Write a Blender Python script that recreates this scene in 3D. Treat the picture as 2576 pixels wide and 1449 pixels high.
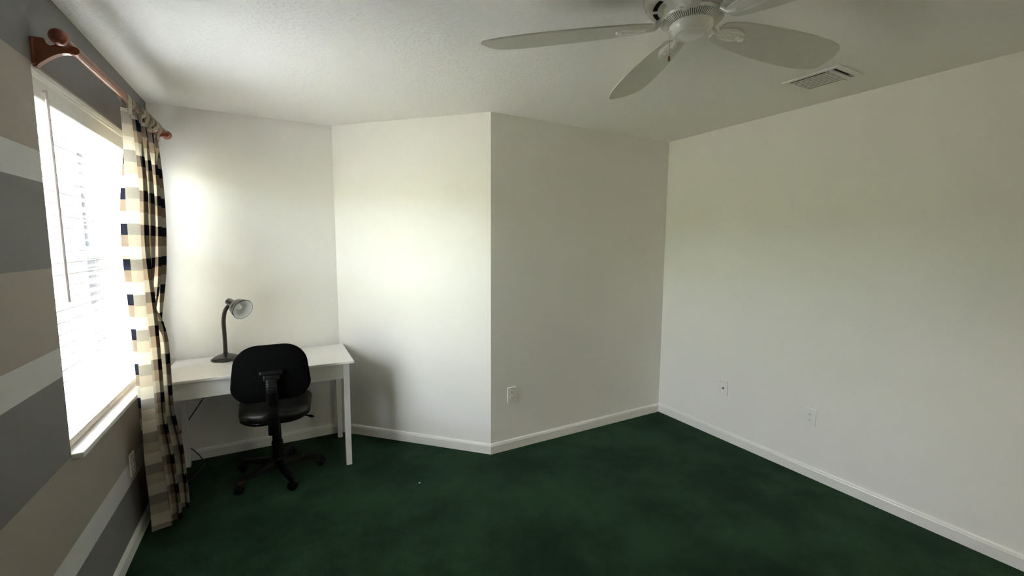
import bpy, bmesh, math, random
from mathutils import Vector, Matrix

for o in list(bpy.data.objects):
    bpy.data.objects.remove(o, do_unlink=True)
S = bpy.context.scene
C = S.collection
rnd = random.Random(7)
PI = math.pi

# ------------------------------------------------------------------ camera
F_PX, IMG_W = 1074.662, 2576.0
YAW, PITCH, ROLL = 0.503377, -0.101, 0.0047022
EYE = Vector((0.0, 0.0, 1.53835))
fwd = Vector((math.sin(YAW) * math.cos(PITCH), math.cos(YAW) * math.cos(PITCH), math.sin(PITCH)))
r0 = Vector((math.cos(YAW), -math.sin(YAW), 0.0))
u0 = r0.cross(fwd)
CR = (r0 * math.cos(ROLL) + u0 * math.sin(ROLL)).normalized()
CU = (u0 * math.cos(ROLL) - r0 * math.sin(ROLL)).normalized()
cam_data = bpy.data.cameras.new('camera')
cam = bpy.data.objects.new('camera', cam_data)
C.objects.link(cam)
cam_data.sensor_fit = 'HORIZONTAL'
cam_data.sensor_width = 36.0
cam_data.lens = F_PX / IMG_W * 36.0
cam_data.clip_start = 0.02
m = Matrix((CR, CU, -fwd)).transposed().to_4x4()
m.translation = EYE
cam.matrix_world = m
S.camera = cam

# ------------------------------------------------------------------ world, sun, exposure
world = bpy.data.worlds.new('sky')
S.world = world
world.use_nodes = True
bg = world.node_tree.nodes['Background']
bg.inputs['Color'].default_value = (0.93, 0.94, 1.06, 1.0)
bg.inputs['Strength'].default_value = 6.0

sun_data = bpy.data.lights.new('sun', 'SUN')
sun_data.energy = 10.0
sun_data.color = (1.0, 0.96, 0.88)
sun_data.angle = math.radians(0.55)
sun = bpy.data.objects.new('sun', sun_data)
C.objects.link(sun)
sun.rotation_euler = Vector((-0.45, 0.25, -0.86)).to_track_quat('-Z', 'Y').to_euler()

# guides sky light sampling through the window opening (emits nothing itself)
por = bpy.data.lights.new('window_portal', 'AREA')
por.shape = 'RECTANGLE'
por.size, por.size_y = 1.32, 1.38
por.cycles.is_portal = True
po = bpy.data.objects.new('window_portal', por)
C.objects.link(po)
po.location = (-0.86, 2.76, 1.45)
po.rotation_euler = Vector((1, 0, 0)).to_track_quat('-Z', 'Z').to_euler()

vs = S.view_settings
vs.view_transform = 'Standard'
vs.look = 'None'
vs.gamma = 1.0
vs.use_curve_mapping = False
vs.exposure = 3.62
S.display_settings.display_device = 'sRGB'
S.cycles.use_denoising = True
S.cycles.max_bounces = 14
S.cycles.diffuse_bounces = 10
S.cycles.transparent_max_bounces = 16
S.cycles.sample_clamp_indirect = 12.0

# ------------------------------------------------------------------ room measures (metres)
H = 2.44
XL, YD, XA, XB, YB, XR = -0.6952, 3.6404, 0.4149, 1.3251, 2.7177, 3.0643
YF = -1.35                      # wall behind the camera
TH = 0.16                       # wall thickness
WY0, WY1, WZ0, WZ1 = 2.10, 3.42, 0.755, 2.138   # window opening in the left wall


# ------------------------------------------------------------------ materials
def new_mat(name):
    mt = bpy.data.materials.new(name)
    mt.use_nodes = True
    nt = mt.node_tree
    return mt, nt, nt.nodes['Principled BSDF']


def N(nt, kind, **kw):
    n = nt.nodes.new(kind)
    for k, v in kw.items():
        setattr(n, k, v)
    return n


def plain(name, col, rough=0.5, metal=0.0, spec=0.5, noise=0.04, nscale=30.0, bump=0.0, bscale=200.0, coat=0.0):
    mt, nt, b = new_mat(name)
    b.inputs['Roughness'].default_value = rough
    b.inputs['Metallic'].default_value = metal
    b.inputs['Specular IOR Level'].default_value = spec
    b.inputs['Coat Weight'].default_value = coat
    tc = N(nt, 'ShaderNodeTexCoord')
    nz = N(nt, 'ShaderNodeTexNoise')
    nz.inputs['Scale'].default_value = nscale
    nz.inputs['Detail'].default_value = 4.0
    nt.links.new(tc.outputs['Object'], nz.inputs['Vector'])
    rp = N(nt, 'ShaderNodeValToRGB')
    rp.color_ramp.elements[0].position = 0.3
    rp.color_ramp.elements[1].position = 0.7
    rp.color_ramp.elements[0].color = tuple(c * (1 - noise) for c in col) + (1,)
    rp.color_ramp.elements[1].color = tuple(min(1, c * (1 + noise)) for c in col) + (1,)
    nt.links.new(nz.outputs['Fac'], rp.inputs['Fac'])
    nt.links.new(rp.outputs['Color'], b.inputs['Base Color'])
    if bump:
        n2 = N(nt, 'ShaderNodeTexNoise')
        n2.inputs['Scale'].default_value = bscale
        n2.inputs['Detail'].default_value = 3.0
        nt.links.new(tc.outputs['Object'], n2.inputs['Vector'])
        bp = N(nt, 'ShaderNodeBump')
        bp.inputs['Strength'].default_value = bump
        bp.inputs['Distance'].default_value = 0.004
        nt.links.new(n2.outputs['Fac'], bp.inputs['Height'])
        nt.links.new(bp.outputs['Normal'], b.inputs['Normal'])
    return mt


M = {}
M['wall'] = plain('white_wall_paint', (0.81, 0.80, 0.765), rough=0.55, spec=0.3, noise=0.01, nscale=3, bump=0.12, bscale=90)
M['trim'] = plain('white_trim_paint', (0.78, 0.775, 0.74), rough=0.35, spec=0.5, noise=0.01)
M['white_plastic'] = plain('white_plastic', (0.80, 0.79, 0.76), rough=0.35, noise=0.01)
M['cream_rail'] = plain('cream_plastic', (0.70, 0.63, 0.52), rough=0.4, noise=0.01)
M['desk_white'] = plain('white_desk_lacquer', (0.82, 0.815, 0.80), rough=0.22, spec=0.5, noise=0.01)
M['fan_white'] = plain('white_fan_enamel', (0.80, 0.79, 0.73), rough=0.12, spec=0.6, noise=0.01)
M['blade_white'] = plain('white_blade_laminate', (0.60, 0.59, 0.52), rough=0.4, noise=0.02)
M['dark_gap'] = plain('dark_cavity', (0.012, 0.012, 0.012), rough=0.9)
M['vent_grey'] = plain('vent_shadow_grey', (0.40, 0.40, 0.37), rough=0.8)
M['grille_dark'] = plain('grille_shadow_grey', (0.10, 0.10, 0.09), rough=0.8)
M['wood_red'] = plain('red_brown_stained_wood', (0.22, 0.062, 0.028), rough=0.28, spec=0.6, noise=0.25, nscale=18, coat=0.4)
M['wood_rod'] = plain('honey_stained_wood', (0.23, 0.085, 0.04), rough=0.32, spec=0.5, noise=0.2, nscale=14, coat=0.15)
M['black_fabric'] = plain('black_upholstery', (0.0015, 0.0015, 0.0016), rough=0.9, spec=0.05, noise=0.3, nscale=300, bump=0.3, bscale=900)
M['black_plastic'] = plain('black_plastic', (0.0015, 0.0015, 0.0016), rough=0.45, spec=0.22, noise=0.1)
M['black_vinyl'] = plain('black_seat_vinyl', (0.010, 0.0095, 0.009), rough=0.38, noise=0.1, bump=0.15, bscale=400)
M['lamp_black'] = plain('glossy_black_enamel', (0.018, 0.018, 0.019), rough=0.16, spec=0.6, noise=0.05)
M['lamp_neck'] = plain('black_rubber_sleeve', (0.03, 0.022, 0.022), rough=0.45, noise=0.1)
M['reflector'] = plain('white_reflector', (0.78, 0.79, 0.79), rough=0.4, noise=0.01)
M['bulb'] = plain('frosted_bulb', (0.75, 0.76, 0.74), rough=0.3, noise=0.01)
M['cord_black'] = plain('black_cord', (0.02, 0.02, 0.018), rough=0.5)
M['cord_white'] = plain('white_cord', (0.7, 0.7, 0.68), rough=0.7)
M['wand'] = plain('pale_wand_plastic', (0.62, 0.55, 0.55), rough=0.25, noise=0.02)
M['sill'] = plain('white_cultured_marble', (0.74, 0.71, 0.71), rough=0.2, noise=0.03, nscale=9)
M['vinyl_frame'] = plain('white_window_frame', (0.72, 0.73, 0.75), rough=0.4, noise=0.01)
M['brown_bead'] = plain('brown_pull_bead', (0.12, 0.04, 0.02), rough=0.4)
M['brass'] = plain('steel_chain', (0.45, 0.43, 0.36), rough=0.3, metal=1.0)
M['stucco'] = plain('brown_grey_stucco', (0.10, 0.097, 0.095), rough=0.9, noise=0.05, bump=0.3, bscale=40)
M['porch'] = plain('dark_added_porch_boards', (0.10, 0.095, 0.09), rough=0.9, noise=0.1)  # dark boards of the added porch
M['blocker_render'] = plain('olive_blocker_render', (0.275, 0.285, 0.155), rough=0.9, noise=0.1, bump=0.3, bscale=40)  # olive of the added outside wall, tints the light it bounces
M['leaf'] = plain('yellow_green_leaf', (0.03, 0.033, 0.010), rough=0.6, noise=0.3, nscale=6)
M['lawn'] = plain('lawn_grass', (0.36, 0.325, 0.26), rough=0.95, noise=0.25, nscale=4)
M['patio_dark'] = plain('grey_screen_door_glass', (0.03, 0.03, 0.034), rough=0.6, spec=0.1, noise=0.05)
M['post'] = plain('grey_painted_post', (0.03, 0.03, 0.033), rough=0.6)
M['added_hall_floor'] = plain('pale_added_hall_tile', (0.55, 0.52, 0.44), rough=0.4)  # floor of the added hall
mt_, nt_, b_ = new_mat('fill_light_glow')  # glow of the fill light added in the hall
b_.inputs['Base Color'].default_value = (0.9, 0.88, 0.82, 1)
b_.inputs['Emission Color'].default_value = (1.0, 0.94, 0.82, 1)
b_.inputs['Emission Strength'].default_value = 12.0
M['fill_glow'] = mt_
M['paper'] = plain('white_paper', (0.8, 0.8, 0.78), rough=0.8)


def slat_material():
    mt, nt, b = new_mat('white_blind_slat')
    b.inputs['Base Color'].default_value = (0.82, 0.82, 0.81, 1)
    b.inputs['Roughness'].default_value = 0.35
    tr = N(nt, 'ShaderNodeBsdfTranslucent')
    tr.inputs['Color'].default_value = (0.85, 0.83, 0.78, 1)
    mx = N(nt, 'ShaderNodeMixShader')
    mx.inputs['Fac'].default_value = 0.12
    nt.links.new(b.outputs[0], mx.inputs[1])
    nt.links.new(tr.outputs[0], mx.inputs[2])
    nt.links.new(mx.outputs[0], nt.nodes['Material Output'].inputs['Surface'])
    return mt


M['slat'] = slat_material()


def glass_material():
    mt, nt, b = new_mat('clear_window_glass')
    nt.nodes.remove(b)
    tp = N(nt, 'ShaderNodeBsdfTransparent')
    tp.inputs['Color'].default_value = (0.93, 0.96, 0.95, 1)
    gl = N(nt, 'ShaderNodeBsdfGlossy')
    gl.inputs['Roughness'].default_value = 0.02
    fr = N(nt, 'ShaderNodeFresnel')
    fr.inputs['IOR'].default_value = 1.45
    geo = N(nt, 'ShaderNodeNewGeometry')          # same reflectance on both faces of the thin pane
    io_ = N(nt, 'ShaderNodeMath', operation='MULTIPLY_ADD')
    io_.inputs[1].default_value = 1 / 1.45 - 1.45
    io_.inputs[2].default_value = 1.45
    nt.links.new(geo.outputs['Backfacing'], io_.inputs[0])
    nt.links.new(io_.outputs[0], fr.inputs['IOR'])
    mx = N(nt, 'ShaderNodeMixShader')
    nt.links.new(fr.outputs[0], mx.inputs[0])
    nt.links.new(tp.outputs[0], mx.inputs[1])
    nt.links.new(gl.outputs[0], mx.inputs[2])
    nt.links.new(mx.outputs[0], nt.nodes['Material Output'].inputs['Surface'])
    return mt


M['glass'] = glass_material()


def stripe_material():
    """left wall: hand-painted horizontal bands, boundaries by height"""
    mt, nt, b = new_mat('striped_wall_paint')
    b.inputs['Roughness'].default_value = 0.6
    b.inputs['Specular IOR Level'].default_value = 0.3
    dark, beige, pale = (0.205, 0.20, 0.20, 1), (0.36, 0.325, 0.285, 1), (0.60, 0.595, 0.60, 1)
    bands = [(0.0, dark), (0.318, pale), (0.432, beige), (0.752, dark), (1.050, pale), (1.157, beige),
             (1.445, dark), (1.743, pale), (1.848, beige), (2.140, dark)]
    tc = N(nt, 'ShaderNodeTexCoord')
    sp = N(nt, 'ShaderNodeSeparateXYZ')
    nt.links.new(tc.outputs['Object'], sp.inputs[0])
    dv = N(nt, 'ShaderNodeMath', operation='DIVIDE')
    dv.inputs[1].default_value = H
    nt.links.new(sp.outputs['Z'], dv.inputs[0])
    rp = N(nt, 'ShaderNodeValToRGB')
    rp.color_ramp.interpolation = 'CONSTANT'
    el = rp.color_ramp.elements
    el[0].position, el[0].color = 0.0, bands[0][1]
    el[1].position, el[1].color = bands[1][0] / H, bands[1][1]
    for z, c in bands[2:]:
        e = el.new(z / H)
        e.color = c
    nt.links.new(dv.outputs[0], rp.inputs['Fac'])
    nt.links.new(rp.outputs['Color'], b.inputs['Base Color'])
    nz = N(nt, 'ShaderNodeTexNoise')
    nz.inputs['Scale'].default_value = 90
    nt.links.new(tc.outputs['Object'], nz.inputs['Vector'])
    bp = N(nt, 'ShaderNodeBump')
    bp.inputs['Strength'].default_value = 0.1
    bp.inputs['Distance'].default_value = 0.004
    nt.links.new(nz.outputs['Fac'], bp.inputs['Height'])
    nt.links.new(bp.outputs['Normal'], b.inputs['Normal'])
    return mt


M['stripes'] = stripe_material()


def ceiling_material():
    mt, nt, b = new_mat('knockdown_ceiling')
    b.inputs['Base Color'].default_value = (0.82, 0.81, 0.785, 1)
    b.inputs['Roughness'].default_value = 0.8
    b.inputs['Specular IOR Level'].default_value = 0.2
    tc = N(nt, 'ShaderNodeTexCoord')
    nz = N(nt, 'ShaderNodeTexNoise')
    nz.inputs['Scale'].default_value = 55
    nz.inputs['Detail'].default_value = 3
    nt.links.new(tc.outputs['Object'], nz.inputs['Vector'])
    rp = N(nt, 'ShaderNodeValToRGB')
    rp.color_ramp.elements[0].position = 0.50
    rp.color_ramp.elements[1].position = 0.62
    nt.links.new(nz.outputs['Fac'], rp.inputs['Fac'])
    bp = N(nt, 'ShaderNodeBump')
    bp.inputs['Strength'].default_value = 0.28
    bp.inputs['Distance'].default_value = 0.003
    nt.links.new(rp.outputs['Color'], bp.inputs['Height'])
    nt.links.new(bp.outputs['Normal'], b.inputs['Normal'])
    return mt


M['ceiling'] = ceiling_material()


def carpet_material():
    mt, nt, b = new_mat('dark_green_carpet')
    b.inputs['Roughness'].default_value = 0.95
    b.inputs['Specular IOR Level'].default_value = 0.1
    b.inputs['Sheen Weight'].default_value = 0.08
    b.inputs['Sheen Roughness'].default_value = 0.5
    b.inputs['Sheen Tint'].default_value = (0.25, 0.5, 0.3, 1)
    tc = N(nt, 'ShaderNodeTexCoord')
    big = N(nt, 'ShaderNodeTexNoise')
    big.inputs['Scale'].default_value = 2.2
    big.inputs['Detail'].default_value = 5
    big.inputs['Roughness'].default_value = 0.6
    fine = N(nt, 'ShaderNodeTexNoise')
    fine.inputs['Scale'].default_value = 260
    fine.inputs['Detail'].default_value = 3
    nt.links.new(tc.outputs['Object'], big.inputs['Vector'])
    nt.links.new(tc.outputs['Object'], fine.inputs['Vector'])
    r1 = N(nt, 'ShaderNodeValToRGB')
    r1.color_ramp.elements[0].position = 0.36
    r1.color_ramp.elements[0].color = (0.0058, 0.0180, 0.0076, 1)
    r1.color_ramp.elements[1].position = 0.62
    r1.color_ramp.elements[1].color = (0.0175, 0.0445, 0.0195, 1)
    nt.links.new(big.outputs['Fac'], r1.inputs['Fac'])
    r2 = N(nt, 'ShaderNodeValToRGB')
    r2.color_ramp.elements[0].position = 0.3
    r2.color_ramp.elements[0].color = (0.6, 0.6, 0.6, 1)
    r2.color_ramp.elements[1].position = 0.7
    r2.color_ramp.elements[1].color = (1.25, 1.25, 1.25, 1)
    nt.links.new(fine.outputs['Fac'], r2.inputs['Fac'])
    mx = N(nt, 'ShaderNodeMix', data_type='RGBA', blend_type='MULTIPLY')
    mx.inputs['Factor'].default_value = 1.0
    nt.links.new(r1.outputs['Color'], mx.inputs['A'])
    nt.links.new(r2.outputs['Color'], mx.inputs['B'])
    nt.links.new(mx.outputs['Result'], b.inputs['Base Color'])
    bp = N(nt, 'ShaderNodeBump')
    bp.inputs['Strength'].default_value = 0.6
    bp.inputs['Distance'].default_value = 0.006
    nt.links.new(fine.outputs['Fac'], bp.inputs['Height'])
    nt.links.new(bp.outputs['Normal'], b.inputs['Normal'])
    return mt


M['carpet'] = carpet_material()


def plaid_material():
    """woven check: warp colour and weft colour, each cream / tan / navy, averaged; cloth passes some light"""
    mt, nt, b = new_mat('woven_check_cotton')
    nt.nodes.remove(b)
    uv = N(nt, 'ShaderNodeUVMap')
    uv.uv_map = 'cloth'
    sp = N(nt, 'ShaderNodeSeparateXYZ')
    nt.links.new(uv.outputs[0], sp.inputs[0])
    cols = [(0.0, (0.50, 0.46, 0.37, 1)), (0.355, (0.27, 0.205, 0.14, 1)), (0.68, (0.009, 0.010, 0.017, 1))]

    def thread(out, off):
        a = N(nt, 'ShaderNodeMath', operation='MULTIPLY_ADD')
        a.inputs[1].default_value = 1 / 0.174
        a.inputs[2].default_value = off
        nt.links.new(out, a.inputs[0])
        f = N(nt, 'ShaderNodeMath', operation='FRACT')
        nt.links.new(a.outputs[0], f.inputs[0])
        rp = N(nt, 'ShaderNodeValToRGB')
        rp.color_ramp.interpolation = 'CONSTANT'
        e = rp.color_ramp.elements
        e[0].position, e[0].color = cols[0]
        e[1].position, e[1].color = cols[1]
        k = e.new(cols[2][0])
        k.color = cols[2][1]
        nt.links.new(f.outputs[0], rp.inputs['Fac'])
        return rp.outputs['Color']
    wa = thread(sp.outputs['X'], 0.0)
    we = thread(sp.outputs['Y'], 0.62)
    mx = N(nt, 'ShaderNodeMix', data_type='RGBA')
    mx.inputs['Factor'].default_value = 0.5
    nt.links.new(wa, mx.inputs['A'])
    nt.links.new(we, mx.inputs['B'])
    nz = N(nt, 'ShaderNodeTexNoise')
    nz.inputs['Scale'].default_value = 500
    nt.links.new(uv.outputs[0], nz.inputs['Vector'])
    bp = N(nt, 'ShaderNodeBump')
    bp.inputs['Strength'].default_value = 0.2
    bp.inputs['Distance'].default_value = 0.001
    nt.links.new(nz.outputs['Fac'], bp.inputs['Height'])
    df = N(nt, 'ShaderNodeBsdfDiffuse')
    tr = N(nt, 'ShaderNodeBsdfTranslucent')
    for s in (df, tr):
        nt.links.new(mx.outputs['Result'], s.inputs['Color'])
        nt.links.new(bp.outputs['Normal'], s.inputs['Normal'])
    ms = N(nt, 'ShaderNodeMixShader')
    ms.inputs['Fac'].default_value = 0.31
    nt.links.new(df.outputs[0], ms.inputs[1])
    nt.links.new(tr.outputs[0], ms.inputs[2])
    nt.links.new(ms.outputs[0], nt.nodes['Material Output'].inputs['Surface'])
    return mt


M['plaid'] = plaid_material()


# ------------------------------------------------------------------ mesh helpers
def mesh_obj(name, bm, mat, parent=None, smooth=False):
    bmesh.ops.recalc_face_normals(bm, faces=bm.faces)
    me = bpy.data.meshes.new(name)
    bm.to_mesh(me)
    bm.free()
    if smooth:
        for p in me.polygons:
            p.use_smooth = True
        if smooth != 'all':
            me.set_sharp_from_angle(angle=math.radians(38))
    me.materials.append(mat)
    o = bpy.data.objects.new(name, me)
    C.objects.link(o)
    o.parent = parent
    return o


def empty(name, loc=(0, 0, 0)):
    o = bpy.data.objects.new(name, None)
    o.empty_display_size = 0.1
    o.location = loc
    C.objects.link(o)
    return o


def tag(o, label, cat, group=None):
    o['label'] = label
    o['category'] = cat
    if group:
        o['group'] = group
    return o


def struct(o, label=None):
    o['kind'] = 'structure'
    if label:
        o['label'] = label
    return o


def stuff(o):
    o['kind'] = 'stuff'
    return o


def box(bm, lo, hi, bevel=0.0, seg=2, mat=None):
    lo, hi = Vector(lo), Vector(hi)
    r = bmesh.ops.create_cube(bm, size=1.0)
    vs_ = r['verts']
    for v in vs_:
        v.co = Vector((lo[i] + (v.co[i] + 0.5) * (hi[i] - lo[i]) for i in range(3)))
    if bevel > 0:
        es = list({e for v in vs_ for e in v.link_edges})
        rb = bmesh.ops.bevel(bm, geom=es, offset=bevel, segments=seg, affect='EDGES', profile=0.5)
        vs_ = list({v for f in rb['faces'] for v in f.verts} | {v for v in vs_ if v.is_valid})
    if mat is not None:
        bmesh.ops.transform(bm, matrix=mat, verts=vs_)
    return vs_


def prism(bm, poly, z0, z1, mat=None):
    lo = [bm.verts.new((x, y, z0)) for x, y in poly]
    hi = [bm.verts.new((x, y, z1)) for x, y in poly]
    n = len(poly)
    bm.faces.new(lo[::-1])
    bm.faces.new(hi)
    for i in range(n):
        j = (i + 1) % n
        bm.faces.new((lo[i], lo[j], hi[j], hi[i]))
    if mat is not None:
        bmesh.ops.transform(bm, matrix=mat, verts=lo + hi)
    return lo + hi


def lathe(bm, prof, seg=32, mat=None, close=False):
    """prof: (radius, height) list, spun about z"""
    rings, out = [], []
    for r, z in prof:
        if r < 1e-6:
            v = bm.verts.new((0, 0, z))
            rings.append([v])
            out.append(v)
        else:
            rg = [bm.verts.new((r * math.cos(2 * PI * k / seg), r * math.sin(2 * PI * k / seg), z)) for k in range(seg)]
            rings.append(rg)
            out += rg
    pairs = list(zip(rings[:-1], rings[1:]))
    if close:
        pairs.append((rings[-1], rings[0]))
    for a, b in pairs:
        for k in range(seg):
            j = (k + 1) % seg
            if len(a) == 1 and len(b) == 1:
                continue
            if len(a) == 1:
                bm.faces.new((a[0], b[j], b[k]))
            elif len(b) == 1:
                bm.faces.new((a[k], a[j], b[0]))
            else:
                bm.faces.new((a[k], a[j], b[j], b[k]))
    if mat is not None:
        bmesh.ops.transform(bm, matrix=mat, verts=out)
    return out


def align(p, d, up=(0, 0, 1)):
    """matrix placing local +z along d at p"""
    q = Vector(d).to_track_quat('Z', 'Y').to_matrix().to_4x4()
    q.translation = Vector(p)
    return q


def tube(bm, pts, rad, seg=8, cap=True):
    pts = [Vector(p) for p in pts]
    n = len(pts)
    rads = rad if isinstance(rad, (list, tuple)) else [rad] * n
    tang = [(pts[min(i + 1, n - 1)] - pts[max(i - 1, 0)]).normalized() for i in range(n)]
    ref = Vector((0, 0, 1)) if abs(tang[0].z) < 0.9 else Vector((1, 0, 0))
    nrm = (ref - tang[0] * ref.dot(tang[0])).normalized()
    rings = []
    for i in range(n):
        nrm = (nrm - tang[i] * nrm.dot(tang[i])).normalized()
        bi = tang[i].cross(nrm)
        rings.append([bm.verts.new(pts[i] + (nrm * math.cos(2 * PI * k / seg) + bi * math.sin(2 * PI * k / seg)) * rads[i]) for k in range(seg)])
    for a, b in zip(rings[:-1], rings[1:]):
        for k in range(seg):
            j = (k + 1) % seg
            bm.faces.new((a[k], a[j], b[j], b[k]))
    if cap:
        bm.faces.new(rings[0][::-1])
        bm.faces.new(rings[-1])


def smooth_path(pts, sub=6):
    """Catmull-Rom through pts"""
    P = [Vector(p) for p in pts]
    P = [P[0] * 2 - P[1]] + P + [P[-1] * 2 - P[-2]]
    out = []
    for i in range(1, len(P) - 2):
        for k in range(sub):
            t = k / sub
            a, b, c, d = P[i - 1], P[i], P[i + 1], P[i + 2]
            out.append(0.5 * ((2 * b) + (c - a) * t + (2 * a - 5 * b + 4 * c - d) * t * t + (3 * b - a - 3 * c + d) * t ** 3))
    out.append(P[-2])
    return out


def ellipsoid(bm, c, r, mat=None, u=16, v=10):
    rr = bmesh.ops.create_uvsphere(bm, u_segments=u, v_segments=v, radius=1.0)
    for q in rr['verts']:
        q.co = Vector((q.co[i] * r[i] + c[i] for i in range(3)))
    if mat is not None:
        bmesh.ops.transform(bm, matrix=mat, verts=rr['verts'])
    return rr['verts']


def lerp(a, b, t):
    return a + (b - a) * t


def sstep(a, b, x):
    t = max(0.0, min(1.0, (x - a) / (b - a)))
    return t * t * (3 - 2 * t)


# ================================================================== SETTING
foot = [(XL, YF), (XR, YF), (XR, YB), (XB, YB), (XA, YD), (XL, YD)]
bm = bmesh.new()
prism(bm, [(XL - TH, YF - TH), (XR + TH, YF - TH), (XR + TH, YD + TH), (XL - TH, YD + TH)], -0.12, 0.0)
struct(mesh_obj('floor', bm, M['carpet']), 'dark green cut pile carpet')
bm = bmesh.new()
prism(bm, [(XL - TH, YF - TH), (XR + TH, YF - TH), (XR + TH, YD + TH), (XL - TH, YD + TH)], H, H + 0.15)
struct(mesh_obj('ceiling', bm, M['ceiling']), 'white knockdown textured ceiling')


def wall(name, poly, label, mat='wall'):
    bm_ = bmesh.new()
    prism(bm_, poly, 0.0, H)
    return struct(mesh_obj(name, bm_, M[mat]), label)


wall('wall_back', [(XL - TH, YD), (XA, YD), (XA + 0.066, YD + TH), (XL - TH, YD + TH)], 'white wall behind the desk')
q = TH * 0.7071
wall('wall_angled', [(XA, YD), (XB, YB), (XB + 0.066, YB + TH), (XA + 0.066, YD + TH)], 'white angled wall beside the desk nook')
wall('wall_recess', [(XB, YB), (XR, YB), (XR, YB + TH), (XB + 0.066, YB + TH)], 'white wall facing the room right of the angled wall')
wall('wall_right', [(XR, YF - TH), (XR + TH, YF - TH), (XR + TH, YB + TH), (XR, YB + TH)], 'long white wall with two wall plates')
# wall behind the viewer with an added doorway to the lit hall
HX0, HX1, HZ = 1.55, 2.45, 2.06
bm = bmesh.new()
box(bm, (XL, YF - TH, 0), (HX0, YF, H))
box(bm, (HX1, YF - TH, 0), (XR, YF, H))
box(bm, (HX0, YF - TH, HZ), (HX1, YF, H))
struct(mesh_obj('wall_front', bm, M['wall']), 'white wall behind the viewer with an added doorway')
HY0, HY1, HXA, HXB = YF - TH - 1.5, YF - TH, 0.6, XR + TH  # hall added to bring fill light in through the doorway
bm = bmesh.new()
box(bm, (HXA - 0.1, HY0 - 0.1, 0), (HXB, HY0, H))
box(bm, (HXA - 0.1, HY0, 0), (HXA, HY1, H))
box(bm, (HXB, HY0 - 0.1, 0), (HXB + 0.1, HY1, H))
struct(mesh_obj('wall_added_hall', bm, M['wall']), 'white walls of the added hall beyond the doorway')
bm = bmesh.new()
box(bm, (HXA - 0.1, HY0 - 0.1, -0.12), (HXB + 0.1, HY1, 0))
struct(mesh_obj('floor_added_hall', bm, M['added_hall_floor']), 'pale floor of the added hall')
bm = bmesh.new()
box(bm, (HXA - 0.1, HY0 - 0.1, H), (HXB + 0.1, HY1, H + 0.15))
struct(mesh_obj('ceiling_added_hall', bm, M['ceiling']), 'white ceiling of the added hall')

# left wall with the window opening (four blocks of one mesh)
bm = bmesh.new()
box(bm, (XL - TH, YF - TH, 0), (XL, WY0, H))
box(bm, (XL - TH, WY1, 0), (XL, YD, H))
box(bm, (XL - TH, WY0, 0), (XL, WY1, WZ0))
box(bm, (XL - TH, WY0, WZ1), (XL, WY1, H))
struct(mesh_obj('wall_left', bm, M['stripes']), 'wall painted with grey, beige and pale horizontal bands')

# plastered reveal lining of the window opening
bm = bmesh.new()
box(bm, (XL - TH + 0.005, WY0 - 0.001, WZ0), (XL - 0.002, WY0 + 0.006, WZ1))
box(bm, (XL - TH + 0.005, WY1 - 0.006, WZ0), (XL - 0.002, WY1 + 0.001, WZ1))
box(bm, (XL - TH + 0.005, WY0 + 0.006, WZ1 - 0.006), (XL - 0.002, WY1 - 0.006, WZ1 + 0.001))
struct(mesh_obj('trim_1', bm, M['trim']), 'white plaster lining of the window opening')


# baseboards: profile swept along each wall, eased top edge
def baseboard(name, a, b, label, ea=0.0, eb=0.0):
    a, b = Vector((a[0], a[1], 0)), Vector((b[0], b[1], 0))
    d = (b - a).normalized()
    n = Vector((d.y, -d.x, 0))      # into the room for this walking direction
    prof = [(0, 0), (0.013, 0), (0.013, 0.058), (0.0105, 0.064), (0.0105, 0.068), (0.006, 0.0745), (0, 0.077)]
    bm_ = bmesh.new()
    A = [bm_.verts.new(a + n * t - d * (ea * t) + Vector((0, 0, z))) for t, z in prof]
    B = [bm_.verts.new(b + n * t + d * (eb * t) + Vector((0, 0, z))) for t, z in prof]
    k = len(prof)
    for i in range(k):
        j = (i + 1) % k
        bm_.faces.new((A[i], A[j], B[j], B[i]))
    bm_.faces.new(A[::-1])
    bm_.faces.new(B)
    return struct(mesh_obj(name, bm_, M['trim']), label)


T8 = math.tan(math.radians(22.5))
baseboard('baseboard_left', (XL, YF), (XL, YD), 'white baseboard under the striped wall', -1, -1)
baseboard('baseboard_back', (XL, YD), (XA, YD), 'white baseboard behind the desk', -1, -T8)
baseboard('baseboard_angled', (XA, YD), (XB, YB), 'white baseboard along the angled wall', -T8, T8)
baseboard('baseboard_recess', (XB, YB), (XR, YB), 'white baseboard right of the angled wall', T8, -1)
baseboard('baseboard_right', (XR, YB), (XR, YF), 'white baseboard along the long white wall', -1, -1)

# ================================================================== WINDOW
win = struct(empty('window_1', (XL - 0.12, WY0, WZ0)), 'white single hung window behind the blind')


def wpart(name, lo, hi, mat, bev=0.0, parent=win):
    bm_ = bmesh.new()
    L = Vector(win.location)
    box(bm_, Vector(lo) - L, Vector(hi) - L, bev)
    return mesh_obj(name, bm_, M[mat], parent)


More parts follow.
